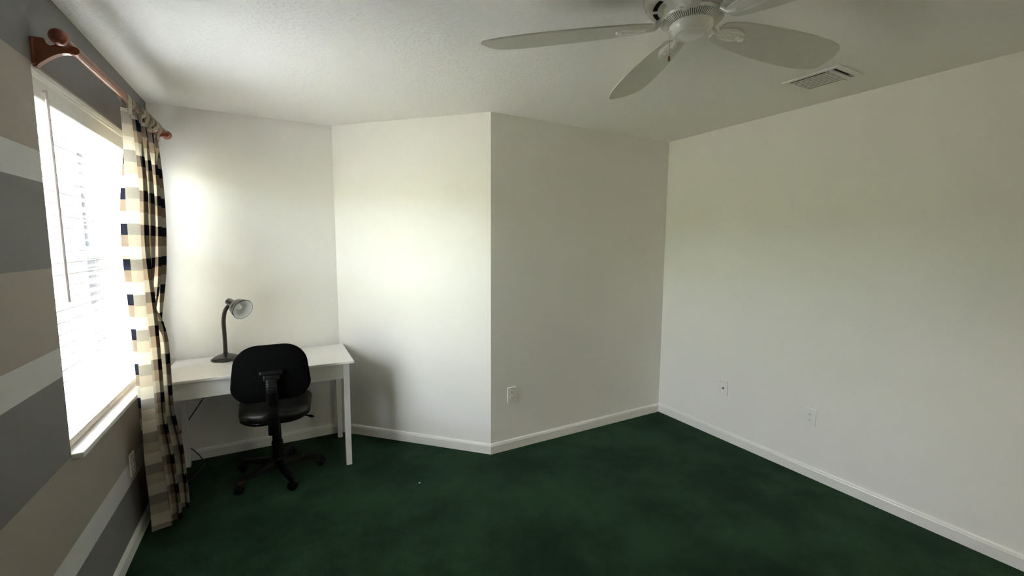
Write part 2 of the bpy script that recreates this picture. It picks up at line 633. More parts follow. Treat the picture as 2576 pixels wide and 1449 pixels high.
gx = XL - 0.125
wpart('frame_jamb', (gx - 0.03, WY0 + 0.006, WZ0 + 0.002), (gx + 0.025, WY0 + 0.045, WZ1 - 0.006), 'vinyl_frame', 0.003)
wpart('frame_jamb', (gx - 0.03, WY1 - 0.045, WZ0 + 0.002), (gx + 0.025, WY1 - 0.006, WZ1 - 0.006), 'vinyl_frame', 0.003)
wpart('frame_head', (gx - 0.03, WY0 + 0.045, WZ1 - 0.045), (gx + 0.025, WY1 - 0.045, WZ1 - 0.006), 'vinyl_frame', 0.003)
wpart('frame_sill', (gx - 0.03, WY0 + 0.045, WZ0 + 0.002), (gx + 0.025, WY1 - 0.045, WZ0 + 0.05), 'vinyl_frame', 0.003)
wpart('meeting_rail', (gx - 0.02, WY0 + 0.045, 1.475), (gx + 0.022, WY1 - 0.045, 1.52), 'vinyl_frame', 0.003)
wpart('upper_pane', (gx - 0.012, WY0 + 0.04, 1.50), (gx - 0.008, WY1 - 0.04, WZ1 - 0.04), 'glass')
wpart('lower_pane', (gx + 0.004, WY0 + 0.04, WZ0 + 0.045), (gx + 0.008, WY1 - 0.04, 1.495), 'glass')
# marble sill with ears: projects into the room
bm = bmesh.new()
L = Vector(win.location)
box(bm, Vector((XL - 0.115, WY0 + 0.0065, WZ0 - 0.018)) - L, Vector((XL + 0.032, WY1 - 0.0065, WZ0 + 0.004)) - L, 0.004, 3)
sill = mesh_obj('window_sill', bm, M['sill'], win, smooth=True)
sill['label'] = 'white marble sill'

# ================================================================== BLIND
bx = XL - 0.045          # slat centre line
by0, by1 = WY0 + 0.012, WY1 - 0.012
blind = tag(empty('window_blind', (bx, (by0 + by1) / 2, WZ1 - 0.01)),
            'white two inch horizontal slat blind hanging in the window', 'blind')
bl = Vector(blind.location)


def bpart(name, lo, hi, mat, bev=0.0, smooth=False):
    bm_ = bmesh.new()
    box(bm_, Vector(lo) - bl, Vector(hi) - bl, bev)
    return mesh_obj(name, bm_, M[mat], blind, smooth)


# valance: flat board with a small crown lip along the top
bm = bmesh.new()
prof = [(0, 0), (0.010, 0), (0.012, 0.004), (0.012, 0.066), (0.017, 0.071), (0.017, 0.077), (0.020, 0.083), (0.020, 0.088), (0, 0.088)]
vx, vz = XL - 0.024, WZ1 - 0.008 - 0.088
A = [bm.verts.new(Vector((vx + t, by0, vz + z)) - bl) for t, z in prof]
B = [bm.verts.new(Vector((vx + t, by1, vz + z)) - bl) for t, z in prof]
for i in range(len(prof)):
    j = (i + 1) % len(prof)
    bm.faces.new((A[i], A[j], B[j], B[i]))
bm.faces.new(A[::-1])
bm.faces.new(B)
mesh_obj('valance', bm, M['white_plastic'], blind)
bpart('headrail', (bx - 0.028, by0 + 0.003, WZ1 - 0.056), (bx + 0.018, by1 - 0.003, WZ1 - 0.012), 'white_plastic', 0.003)

PITCH_Z = 0.0443
TILT = math.radians(-2.0)
bm = bmesh.new()
prof = []
for k in range(7):
    t = -0.025 + 0.05 * k / 6
    prof.append((t, 0.0022 * (1 - (t / 0.025) ** 2)))
prof = [(t, z + 0.0014) for t, z in prof] + [(t, z - 0.0014) for t, z in reversed(prof)]
ln = (by1 - by0) / 2 - 0.003
A = [bm.verts.new((t, -ln, z)) for t, z in prof]
B = [bm.verts.new((t, ln, z)) for t, z in prof]
for i in range(len(prof)):
    j = (i + 1) % len(prof)
    bm.faces.new((A[i], A[j], B[j], B[i]))
bm.faces.new(A[::-1])
bm.faces.new(B)
slat0 = mesh_obj('slat', bm, M['slat'], blind)
zs = []
z = vz - 0.006
while z > WZ0 + 0.055:
    zs.append(z)
    z -= PITCH_Z
for i, z in enumerate(zs):
    o = slat0 if i == 0 else slat0.copy()
    if i:
        C.objects.link(o)
        o.parent = blind
    o.location = (0, 0, z - bl.z)
    o.rotation_euler = (0, TILT, 0)
zb = zs[-1] - 0.036
bpart('bottom_rail', (bx - 0.026, by0 + 0.003, WZ0 + 0.012), (bx + 0.026, by1 - 0.003, WZ0 + 0.034), 'cream_rail', 0.004)
# two spare slats stacked on the bottom rail
for k in range(1):
    o = slat0.copy()
    C.objects.link(o)
    o.parent = blind
    o.location = (0, 0, WZ0 + 0.039 - bl.z)
    o.rotation_euler = (0, 0, 0)
for fy in (0.10, 0.37, 0.63, 0.90):
    yy = lerp(by0, by1, fy)
    for sx in (-0.027, 0.027):
        bm = bmesh.new()
        tube(bm, [Vector((bx + sx, yy, WZ1 - 0.05)) - bl, Vector((bx + sx, yy, WZ0 + 0.02)) - bl], 0.0011, 6)
        mesh_obj('ladder_cord', bm, M['cord_white'], blind)
bm = bmesh.new()
tube(bm, [Vector((XL + 0.004, 2.185, 2.045)) - bl, Vector((XL + 0.007, 2.182, 1.70)) - bl, Vector((XL + 0.010, 2.180, 1.318)) - bl], 0.0052, 8)
wand = mesh_obj('tilt_wand', bm, M['wand'], blind, smooth=True)
wand['label'] = 'thin pale tilt wand'
bm = bmesh.new()
tube(bm, [Vector((XL + 0.004, 2.185, 2.075)) - bl, Vector((XL + 0.004, 2.185, 2.045)) - bl], 0.003, 8)
box(bm, Vector((XL - 0.006, 2.181, 2.068)) - bl, Vector((XL + 0.006, 2.189, 2.076)) - bl)
mesh_obj('wand_hook', bm, M['wand'], blind)

# ================================================================== CURTAIN ROD, BRACKETS
RZ = 2.226
RA = Vector((XL + 0.088, 2.10, RZ))
RB = Vector((XL + 0.114, 3.50, RZ))
rdir = (RB - RA).normalized()


def rod_at(y):
    return RA + rdir * ((y - RA.y) / rdir.y)


rod = tag(empty('curtain_rod', (RA + RB) / 2), 'thick honey brown wooden curtain rod above the window', 'curtain rod')
rc = Vector(rod.location)
bm = bmesh.new()
tube(bm, [RA - rc, RB - rc], 0.0165, 24)
mesh_obj('pole', bm, M['wood_rod'], rod, smooth=True)
fin = [(0.0, -0.002), (0.014, -0.002), (0.0165, 0.001), (0.0165, 0.006), (0.011, 0.010), (0.0105, 0.016), (0.018, 0.021), (0.0235, 0.026),
       (0.0265, 0.034), (0.0265, 0.042), (0.023, 0.050), (0.016, 0.056), (0.007, 0.0585), (0.0, 0.059)]
for p0, d in ((RA, -rdir), (RB, rdir)):
    bm = bmesh.new()
    lathe(bm, fin, 28, align(p0 - rc, d))
    f = mesh_obj('finial', bm, M['wood_red' if d.y < 0 else 'wood_rod'], rod, smooth='all')
    f['label'] = 'mushroom shaped turned wooden finial'


def bracket(y, label):
    c = rod_at(y)
    X = c.x - XL           # reach from wall to rod axis
    z = RZ
    # side profile in (reach, height): wall plate, scooped top, rod cradle, rounded tip, arched underside
    pts = [(0, -0.092), (0.008, -0.092), (0.016, -0.080)]
    for k in range(9):     # arched underside
        t = k / 8
        pts.append((0.016 + (X + 0.006 - 0.016) * t, -0.080 + 0.048 * math.sin(t * PI / 2)))
    for k in range(7):     # rounded tip
        a = -PI / 2 + (PI * 1.08) * k / 6
        pts.append((X + 0.020 + 0.0135 * math.cos(a), -0.020 + 0.0135 * math.sin(a)))
    for k in range(7):     # cradle under the rod
        a = -0.25 - (PI - 0.5) * k / 6
        pts.append((X + 0.0175 * math.cos(a), 0.0175 * math.sin(a)))
    pts += [(X - 0.023, -0.004), (X - 0.033, -0.012), (X - 0.042, -0.016), (X - 0.050, -0.010), (X - 0.054, 0.004), (X - 0.058, 0.006), (0, 0.006)]
    bm_ = bmesh.new()
    a_ = [bm_.verts.new((t, -0.011, h)) for t, h in pts]
    b_ = [bm_.verts.new((t, 0.011, h)) for t, h in pts]
    bm_.faces.new(a_[::-1])
    bm_.faces.new(b_)
    for i in range(len(pts)):
        j = (i + 1) % len(pts)
        bm_.faces.new((a_[i], a_[j], b_[j], b_[i]))
    e = empty('curtain_bracket', (XL, y, z))
    tag(e, label, 'bracket', 'wooden curtain rod brackets')
    mesh_obj('arm', bm_, M['wood_red'], e)
    bm_ = bmesh.new()
    box(bm_, (0.0, -0.019, -0.086), (0.008, 0.019, 0.004), 0.003)
    mesh_obj('wall_plate', bm_, M['wood_red'], e)
    return e


bracket(2.126, 'dark red brown wooden bracket above the near top corner of the window')
bracket(3.43, 'wooden curtain bracket behind the checked curtain near the desk wall')

# ================================================================== CURTAIN
cur = empty('curtain', (XL + 0.1, 3.0, 2.17))
tag(cur, 'navy, cream and tan checked tab top curtain bunched beside the window', 'curtain')
cc = Vector(cur.location)
NS, NZ = 220, 64
ZT, ZBOT = 2.172, 0.022


def cloth(s, z):
    """s 0..1 across the panel (near edge to far edge), z height"""
    yn = lerp(2.700, 2.665, sstep(1.9, 0.9, z))
    yn = lerp(yn, 2.715, sstep(0.6, 0.05, z))
    yf = lerp(3.36, 3.40, sstep(2.1, 1.35, z))
    ym = lerp(3.075, 2.955, sstep(1.30, 0.80, z))         # where the folds part round the desk corner
    ss = s + 0.018 * math.sin(2 * PI * 2.2 * s + 1.3 + 0.8 * z)
    y = lerp(yn, ym, ss / 0.60) if ss < 0.60 else lerp(ym, yf, (ss - 0.60) / 0.40)
    amp = lerp(0.022, 0.043, sstep(2.17, 1.7, z))
    base = 0.098 - 0.020 * sstep(2.1, 1.5, z)
    ph = 2 * PI * (4.7 * s) + 0.45 * math.sin(1.4 * z + 3 * s) - 0.6
    w = math.sin(ph) + 0.22 * math.sin(2 * ph + 0.9)
    x = base + amp * w
    y += 0.012 * math.cos(ph) * sstep(2.1, 1.6, z)
    # bunched into overlapping folds
    low = sstep(1.65, 0.82, z)
    y += 0.034 * (1 - 0.45 * low) * sstep(0.10, 0.30, s) * sstep(1.02, 0.94, s) * math.sin(2 * ph + 0.4) * sstep(2.17, 1.95, z)
    # the near folds swing out in front of the desk and flare below; the far ones drop between desk and wall
    behind = sstep(2.955, 3.005, y) * low
    out = (0.25 + 0.75 * s / 0.6) * sstep(0.0, 0.10, s) * (1 - sstep(2.95, 3.0, y) * low)
    x += out * (0.050 * sstep(1.55, 0.80, z) + 0.034 * sstep(0.68, 0.35, z))
    x = lerp(x, 0.072, sstep(0.90, 1.0, s) * sstep(2.08, 1.9, z))
    x = lerp(x, min(x, 0.026 + 0.012 * w), behind)
    x -= 0.012 * sstep(0.80, 1.0, s) * sstep(0.9, 1.3, z)
    x += 0.010 * sstep(0.5, 0.0, z) * (1 - behind)
    x = max(0.016 + 0.004 * math.sin(9 * s), x)
    return Vector((XL + x, y, z))


bm = bmesh.new()
uvl = bm.loops.layers.uv.new('cloth')
cum = [0.0]
for i in range(NS):
    cum.append(cum[-1] + (cloth((i + 1) / NS, 1.5) - cloth(i / NS, 1.5)).length)
grid, gu = [], {}
for i in range(NS + 1):
    row = []
    for j in range(NZ + 1):
        s = i / NS
        hem = 0.012 * math.sin(17 * s) + 0.03 * max(0, 0.12 - s) * 8 * 0.35
        z = lerp(ZT, ZBOT + hem * 0.5 + 0.01, j / NZ)
        v = bm.verts.new(cloth(s, z) - cc)
        gu[v] = (cum[i] - cum[NS] + 0.174 * 20 + 0.056, z)
        row.append(v)
    grid.append(row)
for i in range(NS):
    for j in range(NZ):
        f = bm.faces.new((grid[i][j], grid[i + 1][j], grid[i + 1][j + 1], grid[i][j + 1]))
        f.smooth = True
        for lp in f.loops:
            lp[uvl].uv = gu[lp.vert]
cp = mesh_obj('panel', bm, M['plaid'], cur, smooth='all')

# tab loops over the rod
NT = 8
for k in range(NT):
    s = (k + 0.35) / NT
    base = cloth(s, ZT)
    y = base.y
    rp_ = rod_at(y)
    R_ = 0.0200
    path = [(base.x + 0.001, ZT - 0.03), (base.x + 0.002, ZT + 0.002), (rp_.x + R_, RZ - 0.021)]
    for a in range(0, 181, 20):
        path.append((rp_.x + R_ * math.cos(math.radians(a)), RZ + R_ * math.sin(math.radians(a))))
    path += [(rp_.x - R_, RZ - 0.021), (base.x - 0.003, ZT + 0.001), (base.x - 0.003, ZT - 0.03)]
    bm = bmesh.new()
    uvl = bm.loops.layers.uv.new('cloth')
    hw = 0.029
    vv = []
    ln_ = 0.0
    for q, (px, pz) in enumerate(path):
        if q:
            ln_ += math.hypot(px - path[q - 1][0], pz - path[q - 1][1])
        a = bm.verts.new(Vector((px, y - hw, pz)) - cc)
        b = bm.verts.new(Vector((px, y + hw, pz)) - cc)
        vv.append((a, b, ln_))
    for q in range(len(vv) - 1):
        f = bm.faces.new((vv[q][0], vv[q][1], vv[q + 1][1], vv[q + 1][0]))
        f.smooth = True
        for lp in f.loops:
            w_ = 0.056 if lp.vert in (vv[q][1], vv[q + 1][1]) else 0.0
            l_ = vv[q][2] if lp.vert in (vv[q][0], vv[q][1]) else vv[q + 1][2]
            lp[uvl].uv = (0.006 + (k % 3) * 0.062 + w_, 0.08 + l_ * 0.3)
    mesh_obj('tab', bm, M['plaid'], cur, smooth='all')

# ================================================================== DESK
DX0, DX1, DY0, DY1, DZ = -0.632, 0.434, 3.020, 3.588, 0.745
desk = tag(empty('desk', ((DX0 + DX1) / 2, (DY0 + DY1) / 2, 0)), 'plain white desk with square legs against the back wall', 'desk')
dl = Vector(desk.location)


def dpart(name, lo, hi, bev=0.002):
    bm_ = bmesh.new()
    box(bm_, Vector(lo) - dl, Vector(hi) - dl, bev)
    return mesh_obj(name, bm_, M['desk_white'], desk)


dpart('desk_top', (DX0, DY0, DZ - 0.018), (DX1, DY1, DZ), 0.003)
AI = 0.034
AZ0, AZ1 = DZ - 0.018 - 0.105, DZ - 0.018
lw = 0.040
lx0, lx1 = DX0 + 0.012, DX1 - 0.030
ly0, ly1 = DY0 + 0.022, DY1 - 0.022
for (x, y) in ((lx0, ly0), (lx1 - lw, ly0), (lx0, ly1 - lw), (lx1 - lw, ly1 - lw)):
    bm = bmesh.new()
    vs_ = box(bm, Vector((x, y, 0)) - dl, Vector((x + lw, y + lw, AZ1)) - dl, 0.003)
    # slight taper towards the foot on the inner faces
    for v in vs_:
        t = 1 - v.co.z / AZ1
        cxv = x + lw / 2 - dl.x
        v.co.x = cxv + (v.co.x - cxv) * (1 - 0.10 * t)
    mesh_obj('leg', bm, M['desk_white'], desk)
dpart('apron', (lx0 + lw, ly0 + 0.004, AZ0), (lx1 - lw, ly0 + 0.022, AZ1))
dpart('apron', (lx0 + lw, ly1 - 0.022, AZ0), (lx1 - lw, ly1 - 0.004, AZ1))
dpart('apron', (lx0 + 0.004, ly0 + lw, AZ0), (lx0 + 0.022, ly1 - lw, AZ1))
dpart('apron', (lx1 - 0.022, ly0 + lw, AZ0), (lx1 - 0.004, ly1 - lw, AZ1))

# ================================================================== DESK LAMP
LB = Vector((-0.335, 3.462, DZ + 0.0008))
lamp = tag(empty('desk_lamp', LB), 'black gooseneck lamp standing on the white desk', 'lamp')
bm = bmesh.new()
lathe(bm, [(0.0, 0.0), (0.080, 0.0), (0.086, 0.002), (0.087, 0.006), (0.083, 0.011), (0.070, 0.021), (0.050, 0.031), (0.030, 0.037), (0.018, 0.041), (0.0135, 0.048), (0.0, 0.048)], 48)
mesh_obj('base', bm, M['lamp_black'], lamp, smooth=True)
dh = (CR * 0.87 - CU * 0.36 - fwd * 0.32).normalized()     # direction the shade faces
neck = [(0, 0, 0.04), (0.001, 0, 0.12), (0.0, 0, 0.20), (0.0, 0.0, 0.26), (0.007, -0.004, 0.315), (0.020, -0.011, 0.350), (0.037, -0.020, 0.374)]
npts = smooth_path(neck, 14)
nr = [0.0122 + (0.0004 if (i % 2) else -0.0003) for i in range(len(npts))]
bm = bmesh.new()
tube(bm, npts, nr, 14)
mesh_obj('neck', bm, M['lamp_neck'], lamp, smooth='all')
# shade: socket cup then a flaring bell
sh0 = Vector((0.036, -0.020, 0.402)) + dh * 0.026
am = align(sh0, dh)
outer = [(0.0, -0.030), (0.017, -0.030), (0.0225, -0.025), (0.0245, -0.016), (0.0255, 0.030), (0.029, 0.040), (0.044, 0.050), (0.0545, 0.066), (0.062, 0.090), (0.0675, 0.116), (0.0690, 0.119), (0.0680, 0.1215), (0.0655, 0.1215)]
inner = [(0.0656, 0.1210), (0.0650, 0.1150), (0.0595, 0.090), (0.052, 0.067), (0.0425, 0.0525), (0.028, 0.044), (0.0, 0.043)]
bm = bmesh.new()
lathe(bm, outer, 40, am)
shade = mesh_obj('shade', bm, M['lamp_black'], lamp, smooth=True)
bm = bmesh.new()
lathe(bm, inner, 40, am)
ir = mesh_obj('reflector', bm, M['reflector'], shade, smooth='all')
ir['label'] = 'white inside of the shade'
bm = bmesh.new()
lathe(bm, [(0.012, 0.040), (0.012, 0.050), (0.018, 0.058), (0.022, 0.068), (0.022, 0.074), (0.018, 0.084), (0.010, 0.090), (0.0, 0.0915)], 24, am)
mesh_obj('bulb', bm, M['bulb'], shade, smooth='all')
bm = bmesh.new()
tube(bm, [sh0 - dh * 0.012, Vector(neck[-1])], 0.010, 12)
mesh_obj('joint', bm, M['lamp_black'], lamp, smooth=True)
bm = bmesh.new()
lathe(bm, [(0.0, 0.0), (0.006, 0.0), (0.006, 0.012), (0.0, 0.012)], 12, align(sh0 - dh * 0.030, -dh))
mesh_obj('switch', bm, M['black_plastic'], lamp, smooth=True)
cp_ = [(-0.335, 3.535, 0.7525), (-0.345, 3.575, 0.7525), (-0.352, 3.606, 0.7515), (-0.36, 3.616, 0.70), (-0.40, 3.612, 0.60), (-0.487, 3.608, 0.465), (-0.545, 3.606, 0.375), (-0.598, 3.603, 0.295), (-0.640, 3.60, 0.225),
       (-0.648, 3.60, 0.172), (-0.612, 3.59, 0.135), (-0.565, 3.58, 0.092), (-0.518, 3.56, 0.026), (-0.505, 3.52, 0.007), (-0.53, 3.40, 0.007), (-0.585, 3.26, 0.007), (-0.640, 3.12, 0.007)]
bm = bmesh.new()
tube(bm, [p - LB for p in smooth_path(cp_, 5)], 0.0038, 8)
cd = mesh_obj('power_cord', bm, M['cord_black'], lamp, smooth='all')
cd['label'] = 'black cord hanging behind the desk'

# ================================================================== OFFICE CHAIR
CX, CY = -0.050, 3.140
chair = tag(empty('office_chair', (CX, CY, 0)), 'black armless swivel chair pushed up to the white desk', 'chair')
CROT = math.radians(-2.0)
chair.rotation_euler = (0, 0, CROT)


def rounded_outline(w_top, w_bot, h, r_top, r_bot, n=9):
    """closed outline, x across, y up, centred at the origin"""
    cs = [(w_bot / 2 - r_bot, -h / 2 + r_bot, r_bot, -90, 0), (w_top / 2 - r_top, h / 2 - r_top, r_top, 0, 90),
          (-w_top / 2 + r_top, h / 2 - r_top, r_top, 90, 180), (-w_bot / 2 + r_bot, -h / 2 + r_bot, r_bot, 180, 270)]
    out = []
    for cx_, cy_, r, a0, a1 in cs:
        for k in range(n):
            a = math.radians(lerp(a0, a1, k / (n - 1)))
            out.append((cx_ + r * math.cos(a), cy_ + r * math.sin(a)))
    return out


def pad(bm_, outline, layers, mat, bend=0.0, crown=0.0):
    """stack of scaled outlines (inset, depth) makes a cushion; bend curves it round the vertical axis"""
    rings = []
    for inset, d in layers:
        rg = []
        for x, y in outline:
            L_ = math.hypot(x, y)
            k = max(0.0, (L_ - inset) / L_)
            X_, Y_ = x * k, y * k
            rg.append(bm_.verts.new(mat @ Vector((X_, Y_, d + bend * X_ * X_ + crown * Y_ * Y_))))
        rings.append(rg)
    n = len(outline)
    for a, b in zip(rings[:-1], rings[1:]):
        for i in range(n):
            j = (i + 1) % n
            bm_.faces.new((a[i], a[j], b[j], b[i]))
    bm_.faces.new(rings[0][::-1])
    bm_.faces.new(rings[-1])


# backrest: local z = toward the seat front (+y), reclined slightly
bz, bkw = 0.765, 0.415
Bm = Matrix.Translation((0, -0.245, bz)) @ Matrix.Rotation(math.radians(90 - 6), 4, 'X') @ Matrix.Rotation(0, 4, 'Z')
# after the rotation: local x -> x, local y -> up, local z -> -y (towards the viewer)
ol = rounded_outline(0.385, 0.412, 0.335, 0.125, 0.095, 10)
ol2 = []
for x, y in ol:
    ol2.append((x * (1 + 0.035 * math.cos(y / 0.1675 * PI / 2)), y))
bm = bmesh.new()
pad(bm, ol2, [(0.10, -0.058), (0.04, -0.056), (0.014, -0.045), (0.004, -0.028), (0.0, -0.016), (0.0, 0.002)], Bm, bend=-0.45)
mesh_obj('backrest', bm, M['black_fabric'], chair, smooth='all')
bm = bmesh.new()
pad(bm, ol2, [(0.0015, 0.0005), (-0.002, 0.006), (0.002, 0.013), (0.012, 0.017), (0.05, 0.020), (0.12, 0.021)], Bm, bend=-0.45)
bs = mesh_obj('back_shell', bm, M['black_fabric'], chair, smooth='all')
bs['label'] = 'black back shell'
# mounting plate: wide capped bracket on the back shell
bm = bmesh.new()
for lo, hi, bv in (((-0.062, -0.012, 0.019), (0.062, 0.018, 0.042), 0.009), ((-0.044, -0.045, 0.018), (0.044, -0.006, 0.037), 0.010)):
    box(bm, lo, hi, bv, 3, mat=Bm)
mesh_obj('back_bracket', bm, M['black_plastic'], chair, smooth=True)
# bellows covered upright
pth = [Bm @ Vector((0, -0.035, 0.040)), Bm @ Vector((0, -0.10, 0.044)), Vector((0, -0.275, 0.58)), Vector((0, -0.268, 0.50)), Vector((0, -0.262, 0.43)), Vector((0, -0.256, 0.385))]
pp = smooth_path(pth, 14)
bm = bmesh.new()
rings = []
for i, p_ in enumerate(pp):
    t_ = (pp[min(i + 1, len(pp) - 1)] - pp[max(0, i - 1)]).normalized()
    nx = Vector((1, 0, 0))
    ny = t_.cross(nx).normalized()
    g = 1.0 + (0.07 if i % 3 == 0 else -0.05)
    rg = []
    for a in range(16):
        an = 2 * PI * a / 16
        ca, sa = math.cos(an), math.sin(an)
        ex = 0.030 * g * math.copysign(abs(ca) ** 0.6, ca)
        ey = 0.017 * g * math.copysign(abs(sa) ** 0.6, sa)
        rg.append(bm.verts.new(p_ + nx * ex + ny * ey))
    rings.append(rg)
for a, b in zip(rings[:-1], rings[1:]):
    for i in range(16):
        j = (i + 1) % 16
        bm.faces.new((a[i], a[j], b[j], b[i]))
bm.faces.new(rings[0][::-1])
bm.faces.new(rings[-1])
be = mesh_obj('back_upright', bm, M['black_plastic'], chair, smooth='all')
be['label'] = 'ribbed bellows cover on the upright'
# seat
Sm = Matrix.Translation((0.005, -0.005, 0.0))
so = []
for x, y in rounded_outline(0.43, 0.40, 0.42, 0.10, 0.13, 10):
    so.append((x * (1 + 0.02 * math.cos(y / 0.21 * PI / 2)), y))
bm = bmesh.new()
pad(bm, so, [(0.020, 0.444), (0.004, 0.452), (0.0, 0.466), (0.0, 0.478), (0.006, 0.494), (0.020, 0.506), (0.05, 0.512), (0.10, 0.513)], Sm, bend=0.10, crown=-0.10)
mesh_obj('seat', bm, M['black_vinyl'], chair, smooth='all')
bm = bmesh.new()
pad(bm, so, [(0.06, 0.420), (0.022, 0.424), (0.004, 0.436), (0.003, 0.450), (0.012, 0.4515)], Sm, bend=0.10, crown=-0.10)
mesh_obj('seat_pan', bm, M['black_plastic'], chair, smooth='all')
bm = bmesh.new()
box(bm, (-0.032, -0.25, 0.388), (0.032, 0.09, 0.424), 0.008)
box(bm, (-0.07, -0.06, 0.392), (0.07, 0.08, 0.424), 0.008)
mesh_obj('mechanism', bm, M['black_plastic'], chair, smooth=True)
bm = bmesh.new()
lv = smooth_path([(0.06, -0.02, 0.405), (0.13, -0.03, 0.402), (0.19, -0.045, 0.390), (0.225, -0.06, 0.380)], 5)
tube(bm, lv, [0.005] * (len(lv) - 6) + [0.006, 0.008, 0.0095, 0.0095, 0.008, 0.005], 10)
lever = mesh_obj('lever', bm, M['black_plastic'], chair, smooth='all')
bm = bmesh.new()
lathe(bm, [(0.0, 0.085), (0.034, 0.085), (0.035, 0.20), (0.033, 0.235), (0.028, 0.238), (0.027, 0.36), (0.0255, 0.365), (0.0255, 0.385), (0.0, 0.385)], 28)
mesh_obj('gas_column', bm, M['black_plastic'], chair, smooth=True)
# five star base: hub and five legs with casters
bm = bmesh.new()
lathe(bm, [(0.0, 0.068), (0.040, 0.068), (0.046, 0.076), (0.046, 0.118), (0.040, 0.128), (0.0, 0.128)], 28)
mesh_obj('base_hub', bm, M['black_plastic'], chair, smooth=True)
RAD = 0.262
leg_mesh = None
for k in range(5):
    a = math.radians(212.0 + 2 + 72 * k + 2.5)
    if leg_mesh is None:
        bm = bmesh.new()
        prev = None
        secs = []
        for t in (0.0, 0.25, 0.5, 0.75, 0.92, 1.0):
            x = lerp(0.030, RAD + 0.012, t)
            zt = lerp(0.120, 0.082, t ** 0.8)
            zl = lerp(0.075, 0.062, t)
            w = lerp(0.028, 0.018, t) if t < 1 else 0.010
            secs.append([bm.verts.new(c) for c in ((x, -w, zl), (x, w, zl), (x, w * 0.9, lerp(zl, zt, 0.7)), (x, w * 0.5, zt), (x, -w * 0.5, zt), (x, -w * 0.9, lerp(zl, zt, 0.7)))])
        for A_, B_ in zip(secs[:-1], secs[1:]):
            for i in range(6):
                j = (i + 1) % 6
                bm.faces.new((A_[i], A_[j], B_[j], B_[i]))
        bm.faces.new(secs[0][::-1])
        bm.faces.new(secs[-1])
        lg = mesh_obj('base_leg', bm, M['black_plastic'], chair, smooth=True)
        leg_mesh = lg.data
        # caster: two wheels, hood, stem; pivot at the leg end
        bm = bmesh.new()
        for sy in (-1, 1):
            mtx = Matrix.Translation((0.0, sy * 0.0125, 0.0255)) @ Matrix.Rotation(PI / 2, 4, 'X')
            lathe(bm, [(0.0, -0.0085), (0.020, -0.0085), (0.0245, -0.005), (0.0255, 0.0), (0.0245, 0.005), (0.020, 0.0085), (0.0, 0.0085)], 24, mtx)
        cw = mesh_obj('caster_wheel', bm, M['black_plastic'], None, smooth=True)
        wheel_me = cw.data
        bpy.data.objects.remove(cw)
        bm = bmesh.new()
        ring = []
        for q in range(10):
            an = math.radians(lerp(-12, 150, q / 9))
            ring.append((0.0285 * math.cos(an), 0.0255 + 0.0285 * math.sin(an)))
        a_ = [bm.verts.new((x, -0.017, z_)) for x, z_ in ring]
        b_ = [bm.verts.new((x, 0.017, z_)) for x, z_ in ring]
        for i in range(9):
            bm.faces.new((a_[i], a_[i + 1], b_[i + 1], b_[i]))
        lathe(bm, [(0.0, 0.045), (0.008, 0.045), (0.008, 0.075), (0.0, 0.075)], 12, Matrix.Translation((-0.006, 0, 0)))
        hood = mesh_obj('caster', bm, M['black_plastic'], None, smooth=True)
        md = hood.modifiers.new('thick', 'SOLIDIFY')
        md.thickness = 0.002
        hood_me = hood.data
        bpy.data.objects.remove(hood)
    else:
        lg = bpy.data.objects.new('base_leg', leg_mesh)
        C.objects.link(lg)
        lg.parent = chair
    lg.rotation_euler = (0, 0, a)
    ho = bpy.data.objects.new('caster', hood_me)
    C.objects.link(ho)
    ho.parent = chair
    ho.location = (RAD * math.cos(a), RAD * math.sin(a), 0)
    ho.rotation_euler = (0, 0, a + [0.6, 1.9, -0.4, 2.6, 0.2][k])
    wo = bpy.data.objects.new('wheel', wheel_me)
    C.objects.link(wo)
    wo.parent = ho

# ================================================================== CEILING FAN
FX, FY, FZ = 1.2727, 1.0547, 2.2897
fan = tag(empty('ceiling_fan', (FX, FY, H)), 'white five blade ceiling fan mounted close to the ceiling', 'ceiling fan')
fz = lambda z_: z_ - H
bm = bmesh.new()
lathe(bm, [(0.0, fz(H)), (0.112, fz(H)), (0.118, fz(2.432)), (0.150, fz(2.424)), (0.158, fz(2.412)), (0.160, fz(2.385)), (0.156, fz(2.366)), (0.146, fz(2.352)), (0.130, fz(2.345)), (0.108, fz(2.343)), (0.0, fz(2.343))], 64)
mesh_obj('motor_housing', bm, M['fan_white'], fan, smooth=True)
# dark vent slots around the underside shoulder of the housing
for k in range(9):
    a0 = 2 * PI * k / 9 + 0.30
    bm = bmesh.new()
    inn, outv = [], []
    for q in range(10):
        a = a0 + 0.52 * q / 9
        inn.append(bm.verts.new((0.1120 * math.cos(a), 0.1120 * math.sin(a), fz(2.3425))))
        outv.append(bm.verts.new((0.1265 * math.cos(a), 0.1265 * math.sin(a), fz(2.3436))))
    for q in range(9):
        bm.faces.new((inn[q], inn[q + 1], outv[q + 1], outv[q]))
    rr = bmesh.ops.extrude_face_region(bm, geom=list(bm.faces))
    for v in rr['geom']:
        if isinstance(v, bmesh.types.BMVert):
            v.co.z += 0.002
    mesh_obj('vent_slot', bm, M['dark_gap'], fan)
bm = bmesh.new()
lathe(bm, [(0.0, fz(2.343)), (0.090, fz(2.343)), (0.094, fz(2.338)), (0.094, fz(2.318)), (0.090, fz(2.312)), (0.0, fz(2.312))], 48)
mesh_obj('rotor_hub', bm, M['fan_white'], fan, smooth=True)
